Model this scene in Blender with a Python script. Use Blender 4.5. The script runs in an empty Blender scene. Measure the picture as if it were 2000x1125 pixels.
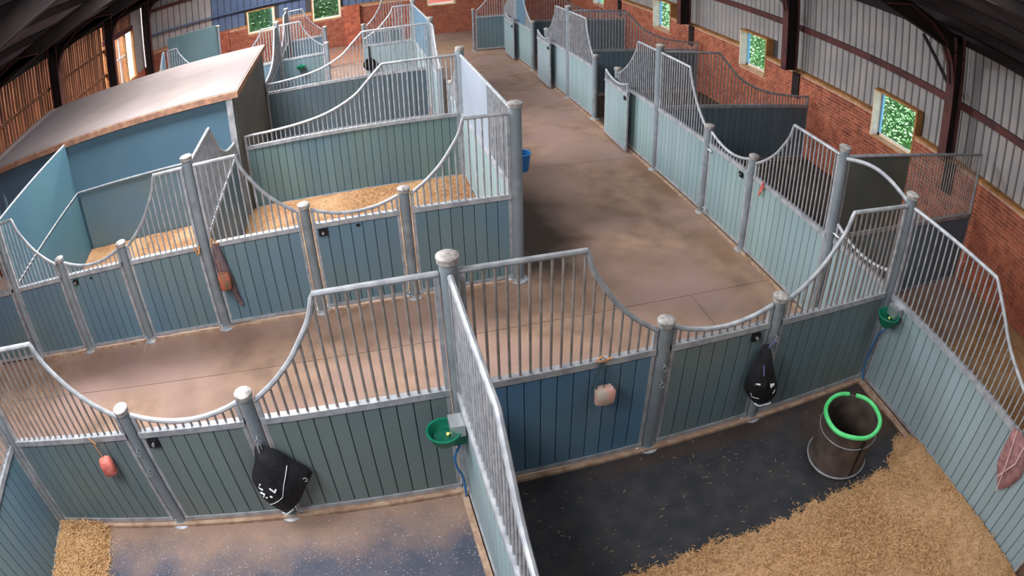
import bpy, math, random
from mathutils import Vector, Matrix
random.seed(7)
PI = math.pi
S = bpy.context.scene
COL = S.collection

# ------------------------------------------------------------------ camera
cam = bpy.data.cameras.new('camera'); camo = bpy.data.objects.new('camera', cam); COL.objects.link(camo)
CX, CY, CZ, YAW, PIT, ROL = -0.5603, -4.1420, 4.9841, -0.24521, 0.57602, -0.02563
Fw = Vector((-math.sin(YAW)*math.cos(PIT), math.cos(YAW)*math.cos(PIT), -math.sin(PIT)))
Rt = Vector((math.cos(YAW), math.sin(YAW), 0)); Up = Rt.cross(Fw)
R2 = math.cos(ROL)*Rt + math.sin(ROL)*Up; U2 = -math.sin(ROL)*Rt + math.cos(ROL)*Up
M = Matrix((R2, U2, -Fw)).transposed().to_4x4(); M.translation = (CX, CY, CZ)
camo.matrix_world = M
cam.type = 'PANO'
cam.sensor_fit = 'HORIZONTAL'; cam.sensor_width = 36.0; cam.sensor_height = 20.25
# wide security-camera lens: theta = k1 r + k3 r^3 + k4 r^4 (r on the sensor in mm)
cam.panorama_type = 'FISHEYE_LENS_POLYNOMIAL'
cam.fisheye_fov = math.radians(200)
cam.fisheye_polynomial_k0 = 0.0
cam.fisheye_polynomial_k1 = -0.76644/18.0
cam.fisheye_polynomial_k2 = 0.0
cam.fisheye_polynomial_k3 = -0.04275/18.0**3
cam.fisheye_polynomial_k4 = -0.04900/18.0**4
cam.clip_start = 0.02; cam.clip_end = 200
S.camera = camo

# ------------------------------------------------------------------ world, lights, exposure
W = bpy.data.worlds.new('sky'); S.world = W; W.use_nodes = True
nt = W.node_tree; nt.nodes.clear()
sky = nt.nodes.new('ShaderNodeTexSky'); sky.sky_type = 'NISHITA'
sky.sun_disc = False; sky.sun_elevation = math.radians(58); sky.sun_rotation = math.radians(-75)
bg = nt.nodes.new('ShaderNodeBackground'); bg.inputs['Strength'].default_value = 0.75
ow = nt.nodes.new('ShaderNodeOutputWorld')
nt.links.new(sky.outputs[0], bg.inputs[0]); nt.links.new(bg.outputs[0], ow.inputs[0])

def add_light(name, kind, loc, energy, col=(1,1,1), rot=None, size=None, target=None, spread=None):
    l = bpy.data.lights.new(name, kind); l.energy = energy; l.color = col
    o = bpy.data.objects.new(name, l); COL.objects.link(o); o.location = loc
    if target is not None:
        o.rotation_euler = (Vector(target)-Vector(loc)).to_track_quat('-Z', 'Y').to_euler()
    elif rot: o.rotation_euler = rot
    if kind == 'AREA' and size:
        l.shape = 'RECTANGLE'; l.size, l.size_y = size
        if spread: l.spread = spread
    return o
sun = add_light('sun', 'SUN', (0,0,20), 7.0, (1.0,0.90,0.76), target=(6.0,3.2,20-10.5)); sun.data.angle = math.radians(1)
# unseen area lights added to light the stalls (see rooflight panels below)
SL = 0.24; RZ = 6.65; RXC = -0.2
def roofz(x): return RZ - SL*abs(x-RXC)
LIGHT_N = []
for i, (y, k) in enumerate(((-3.0,.55), (0.2,.45), (6.5,1.6), (12.0,1.6), (18.0,1.3))):
    for side, x, e in ((-1, -3.5, 560*k), (1, 4.4, 45)):
        ang = -math.atan(SL) if side < 0 else math.atan(SL)
        o = add_light('added_roof_glow', 'AREA', (x, y, roofz(x)-.16), e, (0.97, 0.985, 1.0), rot=(0, ang, 0), size=(2.0, 1.9))
S.view_settings.view_transform = 'Standard'
S.view_settings.look = 'None'
S.view_settings.exposure = 0.45
S.view_settings.gamma = 1.0
S.view_settings.use_curve_mapping = False
S.cycles.max_bounces = 6; S.cycles.diffuse_bounces = 4; S.cycles.glossy_bounces = 3

# ------------------------------------------------------------------ materials
def lin(c):
    return tuple(((v/255)/12.92 if v/255 <= .04045 else ((v/255+.055)/1.055)**2.4) for v in c)
MATS = {}
def mat(name, c1, c2=None, scale=3.0, rough=0.6, metal=0.0, bump=0.0, bscale=40.0, detail=4.0, c3=None, scale3=0.7, stretch=None, spec=0.4, objvar=0.0):
    m = bpy.data.materials.new(name); m.use_nodes = True; t = m.node_tree; b = t.nodes['Principled BSDF']
    b.inputs['Roughness'].default_value = rough; b.inputs['Metallic'].default_value = metal
    b.inputs['Specular IOR Level'].default_value = spec
    c1 = lin(c1); b.inputs['Base Color'].default_value = (*c1, 1)
    geo = t.nodes.new('ShaderNodeNewGeometry'); mp = t.nodes.new('ShaderNodeMapping')
    t.links.new(geo.outputs['Position'], mp.inputs['Vector'])
    if stretch: mp.inputs['Scale'].default_value = stretch
    last = None
    if c2 is not None:
        n = t.nodes.new('ShaderNodeTexNoise'); n.inputs['Scale'].default_value = scale; n.inputs['Detail'].default_value = detail
        t.links.new(mp.outputs[0], n.inputs['Vector'])
        r = t.nodes.new('ShaderNodeValToRGB'); r.color_ramp.elements[0].position = .36; r.color_ramp.elements[1].position = .66
        r.color_ramp.elements[0].color = (*c1, 1); r.color_ramp.elements[1].color = (*lin(c2), 1)
        t.links.new(n.outputs['Fac'], r.inputs[0]); last = r.outputs[0]
        if c3 is not None:
            n3 = t.nodes.new('ShaderNodeTexNoise'); n3.inputs['Scale'].default_value = scale3; n3.inputs['Detail'].default_value = 3
            t.links.new(geo.outputs['Position'], n3.inputs['Vector'])
            r3 = t.nodes.new('ShaderNodeValToRGB'); r3.color_ramp.elements[0].position = .42; r3.color_ramp.elements[1].position = .62
            t.links.new(n3.outputs['Fac'], r3.inputs[0])
            mx = t.nodes.new('ShaderNodeMix'); mx.data_type = 'RGBA'
            t.links.new(r3.outputs[0], mx.inputs[0]); t.links.new(last, mx.inputs[6]); mx.inputs[7].default_value = (*lin(c3), 1)
            last = mx.outputs[2]
    if objvar:
        oi = t.nodes.new('ShaderNodeObjectInfo'); hs = t.nodes.new('ShaderNodeHueSaturation')
        mr = t.nodes.new('ShaderNodeMapRange'); mr.inputs['To Min'].default_value = 1-objvar; mr.inputs['To Max'].default_value = 1+objvar
        t.links.new(oi.outputs['Random'], mr.inputs[0]); t.links.new(mr.outputs[0], hs.inputs['Value'])
        if last: t.links.new(last, hs.inputs['Color'])
        else: hs.inputs['Color'].default_value = (*c1, 1)
        last = hs.outputs[0]
    if last: t.links.new(last, b.inputs['Base Color'])
    if bump:
        nb = t.nodes.new('ShaderNodeTexNoise'); nb.inputs['Scale'].default_value = bscale; nb.inputs['Detail'].default_value = 5
        t.links.new(mp.outputs[0], nb.inputs['Vector'])
        bp = t.nodes.new('ShaderNodeBump'); bp.inputs['Strength'].default_value = bump; bp.inputs['Distance'].default_value = 0.02
        t.links.new(nb.outputs['Fac'], bp.inputs['Height']); t.links.new(bp.outputs[0], b.inputs['Normal'])
    MATS[name] = m; return m
def emat(name, c, e):
    m = bpy.data.materials.new(name); m.use_nodes = True; b = m.node_tree.nodes['Principled BSDF']
    b.inputs['Base Color'].default_value = (*lin(c), 1); b.inputs['Emission Color'].default_value = (*lin(c), 1)
    b.inputs['Emission Strength'].default_value = e; MATS[name] = m; return m
GALV = mat('galvanised', (172,174,178), (140,143,150), 9, rough=.48, metal=.25, spec=.5)
GALVP = mat('galvanised_post', (146,154,160), (116,124,130), 5, rough=.5, metal=.3, c3=(128,138,146), scale3=.9)
CAPM = mat('weathered_cap', (176,170,166), (130,126,124), 22, rough=.5, metal=.2)
RUSTY = mat('weathered_bar', (150,142,138), (122,112,106), 7, rough=.55, metal=.2)
def board(name, c, c2, c3): return mat(name, c, c2, 1.1, rough=.5, c3=c3, scale3=.55, bump=.12, bscale=60, stretch=(1,1,.15), objvar=.06)
BOARD = board('teal_board', (100,118,120), (98,118,126), (90,116,132))
BOARD_GG = board('grey_green_board', (104,116,114), (108,120,118), (96,114,120))
BOARD_B = board('blue_board', (84,116,138), (92,118,130), (74,114,146))
BOARD_LIT = board('lit_board', (132,152,152), (126,148,152), (136,152,158))  # same boards made paler: light from the left put into the colour
BOARD_T = board('teal_green_board', (104,126,122), (98,122,124), (90,116,130))
BOARD_S = board('slate_board', (72,88,98), (66,84,98), (76,90,96))
BOARD_SHADED = board('shaded_board', (98,118,126), (92,114,128), (102,118,122))  # darker copy of the lit aisle boards, for partitions in shade
BDARK = mat('groove', (30,44,48), rough=.8)
SHEETP = mat('pale_lilac_sheet', (132,140,154), (140,148,160), .8, rough=.5)
SHEETP2 = mat('pale_teal_sheet', (112,140,144), (100,130,138), .9, rough=.5)
SHEETL = mat('teal_lining_sheet', (66,94,102), (60,90,104), .8, rough=.5)
SHEET = mat('blue_sheet', (76,106,126), (84,114,132), .8, rough=.5)
OLIVE = mat('olive_sheet', (92,92,84), (78,80,76), 1.2, rough=.7)
CONC = mat('concrete', (154,124,104), (124,98,82), 2.6, rough=.75, bump=.4, bscale=22, c3=(148,120,110), scale3=.6, detail=12)
CONCD = mat('concrete_joint', (92,66,50), (110,80,62), 8, rough=.9)
KERB = mat('kerb', (176,150,128), (140,108,88), 9, rough=.85, bump=.3)
RUB = mat('rubber_mat', (34,36,42), (52,50,52), 5, rough=.7, bump=.3, bscale=60, detail=9)
RUBD = mat('dusty_mat', (62,66,80), (84,82,92), 2.6, rough=.85, bump=.3, bscale=70, detail=10)
def earth_band():
    t = RUBD.node_tree; b = t.nodes['Principled BSDF']; lk = [l for l in t.links if l.to_socket == b.inputs['Base Color']][0]; src = lk.from_socket
    g = t.nodes.new('ShaderNodeNewGeometry'); sp = t.nodes.new('ShaderNodeSeparateXYZ'); t.links.new(g.outputs['Position'], sp.inputs[0])
    n = t.nodes.new('ShaderNodeTexNoise'); n.inputs['Scale'].default_value = 1.6; n.inputs['Detail'].default_value = 8; t.links.new(g.outputs['Position'], n.inputs['Vector'])
    ad = t.nodes.new('ShaderNodeMath'); ad.operation = 'MULTIPLY_ADD'; ad.inputs[1].default_value = 1.3; t.links.new(n.outputs['Fac'], ad.inputs[0]); t.links.new(sp.outputs['Y'], ad.inputs[2])
    mr = t.nodes.new('ShaderNodeMapRange'); mr.inputs['From Min'].default_value = -.15; mr.inputs['From Max'].default_value = .45; t.links.new(ad.outputs[0], mr.inputs[0])
    mx = t.nodes.new('ShaderNodeMix'); mx.data_type = 'RGBA'; t.links.new(mr.outputs[0], mx.inputs[0]); t.links.new(src, mx.inputs[6]); mx.inputs[7].default_value = (*lin((138,112,98)), 1)
    # pale specks of straw dust
    n2 = t.nodes.new('ShaderNodeTexNoise'); n2.inputs['Scale'].default_value = 55; n2.inputs['Detail'].default_value = 4; t.links.new(g.outputs['Position'], n2.inputs['Vector'])
    m2 = t.nodes.new('ShaderNodeMapRange'); m2.inputs['From Min'].default_value = .62; m2.inputs['From Max'].default_value = .72; t.links.new(n2.outputs['Fac'], m2.inputs[0])
    m3 = t.nodes.new('ShaderNodeMix'); m3.data_type = 'RGBA'; t.links.new(m2.outputs[0], m3.inputs[0]); t.links.new(mx.outputs[2], m3.inputs[6]); m3.inputs[7].default_value = (*lin((170,158,160)), 1)
    t.links.new(m3.outputs[2], b.inputs['Base Color'])
earth_band()
def stains(m, spots, nscale=1.5, wob=.5):
    t = m.node_tree; b = t.nodes['Principled BSDF']
    src = [l for l in t.links if l.to_socket == b.inputs['Base Color']][0].from_socket
    g = t.nodes.new('ShaderNodeNewGeometry'); n = t.nodes.new('ShaderNodeTexNoise'); n.inputs['Scale'].default_value = nscale; n.inputs['Detail'].default_value = 7
    t.links.new(g.outputs['Position'], n.inputs['Vector'])
    for (x,y,rx,ry,c,k) in spots:
        mp = t.nodes.new('ShaderNodeMapping'); mp.vector_type = 'POINT'; mp.inputs['Location'].default_value = (-x/rx,-y/ry,0); mp.inputs['Scale'].default_value = (1/rx,1/ry,0)
        t.links.new(g.outputs['Position'], mp.inputs['Vector'])
        ln = t.nodes.new('ShaderNodeVectorMath'); ln.operation = 'LENGTH'; t.links.new(mp.outputs[0], ln.inputs[0])
        ad = t.nodes.new('ShaderNodeMath'); ad.operation = 'MULTIPLY_ADD'; ad.inputs[1].default_value = wob*2; t.links.new(n.outputs['Fac'], ad.inputs[0]); t.links.new(ln.outputs['Value'], ad.inputs[2])
        mr = t.nodes.new('ShaderNodeMapRange'); mr.inputs['From Min'].default_value = 1+wob; mr.inputs['From Max'].default_value = .45+wob; mr.inputs['To Max'].default_value = k
        t.links.new(ad.outputs[0], mr.inputs[0])
        mx = t.nodes.new('ShaderNodeMix'); mx.data_type = 'RGBA'; t.links.new(mr.outputs[0], mx.inputs[0]); t.links.new(src, mx.inputs[6]); mx.inputs[7].default_value = (*lin(c), 1); src = mx.outputs[2]
    t.links.new(src, b.inputs['Base Color'])
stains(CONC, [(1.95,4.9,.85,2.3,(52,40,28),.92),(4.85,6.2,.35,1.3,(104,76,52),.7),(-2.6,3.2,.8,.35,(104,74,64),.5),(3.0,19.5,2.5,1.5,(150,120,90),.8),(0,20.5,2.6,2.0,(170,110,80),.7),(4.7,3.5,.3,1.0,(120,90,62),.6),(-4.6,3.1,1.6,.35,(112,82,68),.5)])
stains(RUB, [(4.5,-.6,1.1,.6,(78,54,38),.8),(2.6,-.2,2.2,.16,(70,52,42),.5)])
DIRT = mat('stall_dirt', (58,48,42), (88,70,54), 3, rough=.95, bump=.5, bscale=25, detail=8)
SHAV = mat('shavings', (182,140,98), (134,94,62), 26, rough=.95, bump=.9, bscale=60, detail=10, c3=(186,148,110), scale3=1.2)
SHAVM = mat('tan_shavings', (156,114,78), (116,80,52), 20, rough=.95, bump=.9, bscale=50, detail=10, c3=(164,128,94), scale3=1.2)
STRAWF = mat('straw_fibre', (204,162,116), rough=.9, objvar=.1)
STRAWF2 = mat('straw_fibre_dark', (150,110,66), rough=.9)
BRICK = mat('brick', (178,100,74), (136,70,54), 6, rough=.9, bump=.4, bscale=60, objvar=.22)
MORT = mat('mortar', (206,170,148), (176,136,114), 10, rough=.95)
LEDGE = mat('timber_ledge', (186,132,78), (150,100,58), 5, rough=.8)
CLAD = mat('grey_cladding', (168,160,158), (150,146,146), 1.5, rough=.6)
CLADB = mat('blue_cladding', (92,108,138), (80,96,128), 1.2, rough=.6)
GROOV = mat('cladding_groove', (70,68,72), rough=.8)
STEEL = mat('red_oxide_steel', (98,54,50), (70,40,40), 3, rough=.7)
STEELD = mat('dark_steel', (40,28,28), (30,22,24), 3, rough=.8)
ROOFM = mat('roof_sheet', (92,84,90), (62,56,62), 1.2, rough=.85)
WOOD = mat('slat_timber', (126,78,50), (84,50,34), 5, rough=.85, stretch=(1,1,.2), objvar=.2)
WCREAM = mat('cream_frame_lit_jamb', (236,222,196), (220,204,176), 6, rough=.6)
WBLUE = mat('blue_frame_tape', (130,190,226), rough=.5)
WOODL = mat('window_timber', (206,150,96), (176,120,72), 6, rough=.7)
CREAM = mat('cream_lid', (100,89,86), (90,79,76), 1.5, rough=.9, c3=(97,86,86), scale3=.6)
EDGE = mat('lid_edge', (170,128,104), (130,96,80), 8, rough=.85)
BLACK = mat('black_plastic', (14,14,16), rough=.45)
BLACKF = mat('black_fabric', (13,13,17), (22,21,26), 8, rough=.75, bump=.4, bscale=30)
WHITE = mat('white_print', (225,228,232), rough=.6)
GREEN = mat('green_plastic', (10,112,84), (6,92,68), 8, rough=.35)
GREENL = mat('green_rim', (74,196,108), (96,206,128), 14, rough=.4)
BLUE = mat('blue_pipe', (40,110,170), rough=.4)
BLUEB = mat('blue_bucket', (20,92,150), rough=.4)
CHROME = mat('stainless', (196,200,202), rough=.28, metal=.8)
PINK = mat('salt_lick', (214,124,112), (184,84,76), 16, rough=.6, bump=.3, bscale=25)
PINKP = mat('salt_lick_pale', (214,160,150), (190,176,160), 9, rough=.6, bump=.2, bscale=25)
CLOTH = mat('pink_haynet', (156,112,112), (120,84,88), 14, rough=.9, bump=.5, bscale=30)
CORD = mat('twine', (196,140,92), rough=.9)
CORDG = mat('dark_cord', (52,74,78), rough=.9)
BARREL = mat('barrel_rubber', (84,72,66), (58,48,44), 6, rough=.6, bump=.2, bscale=12)
LEAF = mat('leaf', (176,216,168), (96,160,96), 3, rough=.6)
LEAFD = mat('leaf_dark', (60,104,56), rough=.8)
GRASS = mat('pale_yard', (196,186,160), rough=.9)
ORANGE = mat('sunlit_orange', (240,156,96), (206,112,62), 2.5, rough=.9)  # brightened orange, warm sunlight between the slats put into the colour
PLASTER = mat('pink_render', (214,120,110), rough=.9)
GLASS = bpy.data.materials.new('glass'); GLASS.use_nodes = True
_g = GLASS.node_tree; _b = _g.nodes['Principled BSDF']; _g.nodes.remove(_b)
_t = _g.nodes.new('ShaderNodeBsdfTransparent'); _gl = _g.nodes.new('ShaderNodeBsdfGlossy'); _gl.inputs['Roughness'].default_value = .05
_mx = _g.nodes.new('ShaderNodeMixShader'); _mx.inputs[0].default_value = .08
_t.inputs[0].default_value = (.93,.97,.97,1)
_g.links.new(_t.outputs[0], _mx.inputs[1]); _g.links.new(_gl.outputs[0], _mx.inputs[2]); _g.links.new(_mx.outputs[0], _g.nodes['Material Output'].inputs[0])
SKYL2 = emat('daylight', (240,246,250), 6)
ROOFGLOW = emat('added_glow_sheet', (226,236,240), 1.2)  # added roof sheets that glow themselves, no daylight passes through

# ------------------------------------------------------------------ mesh helpers
class MB:
    def __init__(s): s.v = []; s.f = []
    def box(s, a, b):
        x0,y0,z0 = a; x1,y1,z1 = b
        s.hexa([(x0,y0,z0),(x1,y0,z0),(x1,y1,z0),(x0,y1,z0),(x0,y0,z1),(x1,y0,z1),(x1,y1,z1),(x0,y1,z1)]); return s
    def hexa(s, p):
        n = len(s.v); s.v += [tuple(q) for q in p]
        for f in ((0,3,2,1),(4,5,6,7),(0,1,5,4),(1,2,6,5),(2,3,7,6),(3,0,4,7)): s.f.append(tuple(n+i for i in f))
    def prism(s, pts, axis, a, b):
        """polygon pts (2D, counter-clockwise) extruded along axis from a to b"""
        n = len(s.v); k = len(pts)
        def P(p, t):
            return {'x': (t,p[0],p[1]), 'y': (p[0],t,p[1]), 'z': (p[0],p[1],t)}[axis]
        s.v += [P(p,a) for p in pts] + [P(p,b) for p in pts]
        s.f.append(tuple(n+i for i in range(k))); s.f.append(tuple(n+k+i for i in reversed(range(k))))
        for i in range(k): s.f.append((n+i, n+(i+1)%k, n+k+(i+1)%k, n+k+i))
        return s
    def tube(s, path, r, n=8, cap=True, closed=False):
        P = [Vector(p) for p in path]; k = len(P); base = len(s.v)
        rr = r if isinstance(r, (list, tuple)) else [r]*k
        up = None
        for i, p in enumerate(P):
            if closed: t = (P[(i+1)%k]-P[i-1])
            else: t = (P[min(i+1,k-1)]-P[max(i-1,0)])
            t.normalize()
            if up is None:
                up = Vector((0,0,1)) if abs(t.z) < .9 else Vector((1,0,0))
            a = t.cross(up)
            if a.length < 1e-5: a = t.cross(Vector((1,0,0)))
            a.normalize(); b = t.cross(a).normalized(); up = -b
            for j in range(n):
                w = 2*PI*j/n; q = p + (a*math.cos(w)+b*math.sin(w))*rr[i]; s.v.append(tuple(q))
        m = k if closed else k-1
        for i in range(m):
            i2 = (i+1) % k
            for j in range(n):
                j2 = (j+1) % n; s.f.append((base+i*n+j, base+i2*n+j, base+i2*n+j2, base+i*n+j2))
        if cap and not closed:
            s.f.append(tuple(base+j for j in range(n))); s.f.append(tuple(base+(k-1)*n+j for j in reversed(range(n))))
        return s
    def lathe(s, prof, c=(0,0,0), n=16):
        base = len(s.v); k = len(prof)
        for r, z in prof:
            for j in range(n):
                w = 2*PI*j/n; s.v.append((c[0]+r*math.cos(w), c[1]+r*math.sin(w), c[2]+z))
        for i in range(k-1):
            for j in range(n):
                j2 = (j+1) % n; s.f.append((base+i*n+j, base+i*n+j2, base+(i+1)*n+j2, base+(i+1)*n+j))
        return s
    def mesh(s, name, m, smooth=False):
        me = bpy.data.meshes.new(name); me.from_pydata(s.v, [], s.f); me.update()
        if m: me.materials.append(m)
        if smooth:
            for p in me.polygons: p.use_smooth = True
            try: me.set_sharp_from_angle(angle=math.radians(40))
            except Exception: pass
        return me
    def build(s, name, m, parent=None, smooth=False, **kw):
        return inst(name, s.mesh(name, m, smooth), parent, **kw)
def inst(name, me, parent=None, loc=None, rot=None, scale=None, label=None, kind=None):
    o = bpy.data.objects.new(name, me); COL.objects.link(o)
    if parent is not None: o.parent = parent
    if loc is not None: o.location = loc
    if rot is not None: o.rotation_euler = rot
    if scale is not None: o.scale = scale
    if label: o['label'] = label
    if kind: o['kind'] = kind
    return o
def root(name, loc=(0,0,0), rz=0.0, label=None, cat=None, group=None, kind=None):
    o = bpy.data.objects.new(name, None); COL.objects.link(o); o.empty_display_size = .1
    o.location = loc; o.rotation_euler = (0,0,rz)
    return tag(o, label, cat, group, kind)
def tag(o, label=None, cat=None, group=None, kind=None):
    if label: o['label'] = label
    if cat: o['category'] = cat
    if group: o['group'] = group
    if kind: o['kind'] = kind
    return o
CACHE = {}
def cached(key, fn):
    if key not in CACHE: CACHE[key] = fn()
    return CACHE[key]

# ------------------------------------------------------------------ stable front pieces
HT, HB = 2.44, 1.30
CURVE_P = [(0,2.44),(.09,2.24),(.25,2.05),(.43,1.87),(.68,1.69),(.95,1.545),(1,1.53)]      # fraction of the run
CURVE_L = [(0,2.44),(.25,2.19),(.55,1.91),(1.04,1.68),(1.6,1.57),(2.2,1.53)]                # metres
def smooth_poly(pts, sub=4):
    out = []; n = len(pts)
    for i in range(n-1):
        p0 = pts[max(i-1,0)]; p1 = pts[i]; p2 = pts[i+1]; p3 = pts[min(i+2,n-1)]
        for k in range(sub):
            t = k/sub
            out.append(tuple(.5*((2*b)+(-a+c)*t+(2*a-5*b+4*c-d)*t*t+(-a+3*b-3*c+d)*t**3) for a,b,c,d in zip(p0,p1,p2,p3)))
    out.append(pts[-1]); return out
def profile(kind, L, flat):
    if kind == 'flat': return [(0,HT),(L,HT)]
    if kind == 'panel': return [(0,HT)] + smooth_poly([(flat+t*(L-flat), z) for t,z in CURVE_P])
    if kind == 'long':
        c = smooth_poly([(flat+t, z) for t,z in CURVE_L if flat+t < L-.1])
        return [(0,HT)] + c + [(L,1.53)]
    if kind == 'door': return [(L*i/10, 1.53-.13*(1-(2*i/10-1)**2)) for i in range(11)]
    if kind == 'low': return [(0,1.36),(L,1.36)]
def hat(pf, u):
    for (a,za),(b,zb) in zip(pf, pf[1:]):
        if a <= u <= b+1e-6: return za+(zb-za)*(u-a)/max(b-a,1e-6)
    return pf[-1][1]
def tube_mesh(r, n, m):
    return cached(('bar',r,n,m.name), lambda: MB().tube([(0,0,0),(0,0,1)], r, n).mesh('bar', m, True))
def plank_mesh(w, h, bmat, t=.034):
    def f():
        m = MB(); c = .006; w2 = w/2-.0035; y = t/2
        pts = [(-w2,-y+c),(-w2+c,-y),(w2-c,-y),(w2,-y+c),(w2,y-c),(w2-c,y),(-w2+c,y),(-w2,y-c)]
        m.prism(pts, 'z', 0, h); return m.mesh('plank', bmat)
    return cached(('plank', round(w,4), round(h,3), bmat.name), f)
def panel(name, label, cat, p0, p1, kind, flat=0.0, group=None, gap=.078, gap1=None, single_planks=True, single_bars=True,
          solid=None, boards=True, z0=.055, bm=None, barm=None, psheet=None):
    """p0 is the high side. Frame, tongue-and-groove boards, grille bars and the bent top rail."""
    gap1 = gap if gap1 is None else gap1
    bm = bm or BOARD; barm = barm or GALV
    p0 = Vector((p0[0],p0[1],0)); p1 = Vector((p1[0],p1[1],0)); d = (p1-p0).normalized()
    a = p0+d*gap; L = (p1-p0).length-gap-gap1; rz = math.atan2(d.y, d.x)
    r = root(name, a, rz, label, cat, group)
    pf = profile(kind, L, max(flat-gap,0.05))
    zl, zr = hat(pf,0), hat(pf,L)
    MB().box((0,-.03,z0),(L,.03,z0+.05)).build('bottom_rail', GALV, r)
    if boards:
        MB().box((.0,-.034,HB-.035),(L,.034,HB+.03)).build('mid_rail', GALV, r)
        MB().box((.02,-.006,z0+.05),(L-.02,.006,HB-.035)).build('core_sheet', BDARK, r)
        n = max(1, round((L-.06)/.147)); w = (L-.06)/n; h = HB-.035-z0-.05
        if single_planks:
            me = plank_mesh(w, h, bm)
            for i in range(n): inst('plank', me, r, (.03+w*(i+.5), 0, z0+.05))
        else:
            m = MB()
            for i in range(n): m.box((.03+w*i+.004,-.016,z0+.05),(.03+w*(i+1)-.004,.016,HB-.035))
            m.build('planks', bm, r, kind='stuff')
    for u, z, nm in ((0.0, zl, 's'), (L-.04, zr, 'e')):
        MB().box((u,-.02,z0+.05),(u+.04,.02,z-.02)).build('stile', GALV, r)
    zb = HB+.03 if boards else z0+.05
    m = MB().tube([(u,0,z) for u,z in pf], .025, 8); m.build('top_rail', GALV, r, True)
    if solid:
        MB().box((solid[0],-.008,zb),(solid[1],.008,HT-.02)).build('upper_sheet', solid[2], r)
    if psheet:
        MB().prism([(0.02,zb)]+[(L-.02,zb)]+[(min(max(u,.02),L-.02),z-.02) for u,z in reversed(pf)], 'y', -.006, .006).build('upper_sheet', psheet, r)
    nb = max(2, round(L/.0885)); sp = L/nb
    if single_bars:
        me = tube_mesh(.0125, 8, barm)
        for i in range(1, nb):
            u = i*sp
            if solid and solid[0] < u < solid[1]: continue
            hh = hat(pf,u)-zb
            inst('bar', me, r, (u,0,zb), scale=(1,1,hh))
    else:
        m = MB()
        for i in range(1, nb):
            u = i*sp
            if solid and solid[0] < u < solid[1]: continue
            m.tube([(u,0,zb),(u,0,hat(pf,u))], .0125, 6, cap=False)
        if m.v: m.build('bars', GALV, r, True, kind='stuff')
    return r
def post(x, y, tall, label, rings=(), group=None, r=None, facing=-PI/2):
    r = r or (.07 if tall else .066); H = 2.58 if tall else 1.62
    o = root('steel_post', (x,y,0), 0, label, 'post', group)
    cached_t = cached(('ptube',r,H), lambda: MB().tube([(0,0,0.0),(0,0,H)], r, 20).mesh('tube', GALVP, True))
    inst('tube', cached_t, o)
    cc = cached(('pcap',r), lambda: MB().lathe([(r+.003,-.05),(r+.014,-.048),(r+.016,-.012),(r+.020,-.008),(r+.018,.004),(r+.004,.014),(r*.7,.022),(r*.35,.026),(0.001,.028)], n=20).mesh('cap', CAPM, True))
    inst('cap', cc, o, (0,0,H))
    fl = cached(('pfl',r), lambda: MB().lathe([(.001,0),(r+.055,0),(r+.058,.012),(r+.05,.02),(r+.012,.026),(r+.008,.05),(r,.05)], n=24).mesh('base_plate', GALV, True))
    inst('base_plate', fl, o)
    for z in rings:
        m = MB(); c, s_ = math.cos(facing), math.sin(facing)
        m.tube([(c*(r+.028)-s_*.028*math.cos(w), s_*(r+.028)+c*.028*math.cos(w), z-.03+.028*math.sin(w)) for w in [2*PI*k/12 for k in range(12)]], .005, 6, closed=True)
        m.tube([(c*(r-.005),s_*(r-.005),z+.005),(c*(r+.034),s_*(r+.034),z+.005)], .008, 6)
        m.build('tie_ring', CHROME, o, True)
    return o
def latch(r, u, z=1.20, side=-1, sz=.05):
    m = MB().box((u-sz, side*.022 if side>0 else -.05, z-sz*.8),(u+sz, .05 if side>0 else -.022, z+sz*.8)); lb = m.build('latch_box', BLACK, r)
    MB().tube([(u,side*.05,z),(u,side*.075,z)], .018, 10).build('latch_knob', CHROME, lb, True)
def bolt(r, u, z, side=-1):
    m = MB().tube([(u-.07,side*.045,z),(u+.06,side*.045,z)], .008, 6)
    m.tube([(u+.05,side*.045,z),(u+.05,side*.045,z-.05)], .007, 6)
    m.box((u-.05,min(0,side*.045),z-.018),(u+.03,max(0,side*.045),z+.018)); m.build('bolt', CHROME, r)

# ================================================================== THE BUILDING
XW, XL, YE, YN = 9.1, -9.6, 22.8, -6.2
# floor
fl = root('floor', label=None, kind='structure')
MB().box((XL-.4,YN,-.12),(XW+.4,YE+.4,-.012)).build('sub_floor', CONCD, fl)
xs = [XL, 3.62, XW]; ys = [YN, 0.0, 2.42, 7.3, 12.4, 17.6, YE]
for j in range(len(ys)-1):
    xx = {1: [XL, 3.62, XW]}.get(j, [XL, 5.02, XW])
    for i in range(len(xx)-1):
        g = .005
        MB().box((xx[i]+g,ys[j]+g,-.05),(xx[i+1]-g,ys[j+1]-g,0)).build('slab', CONC, fl)

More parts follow.
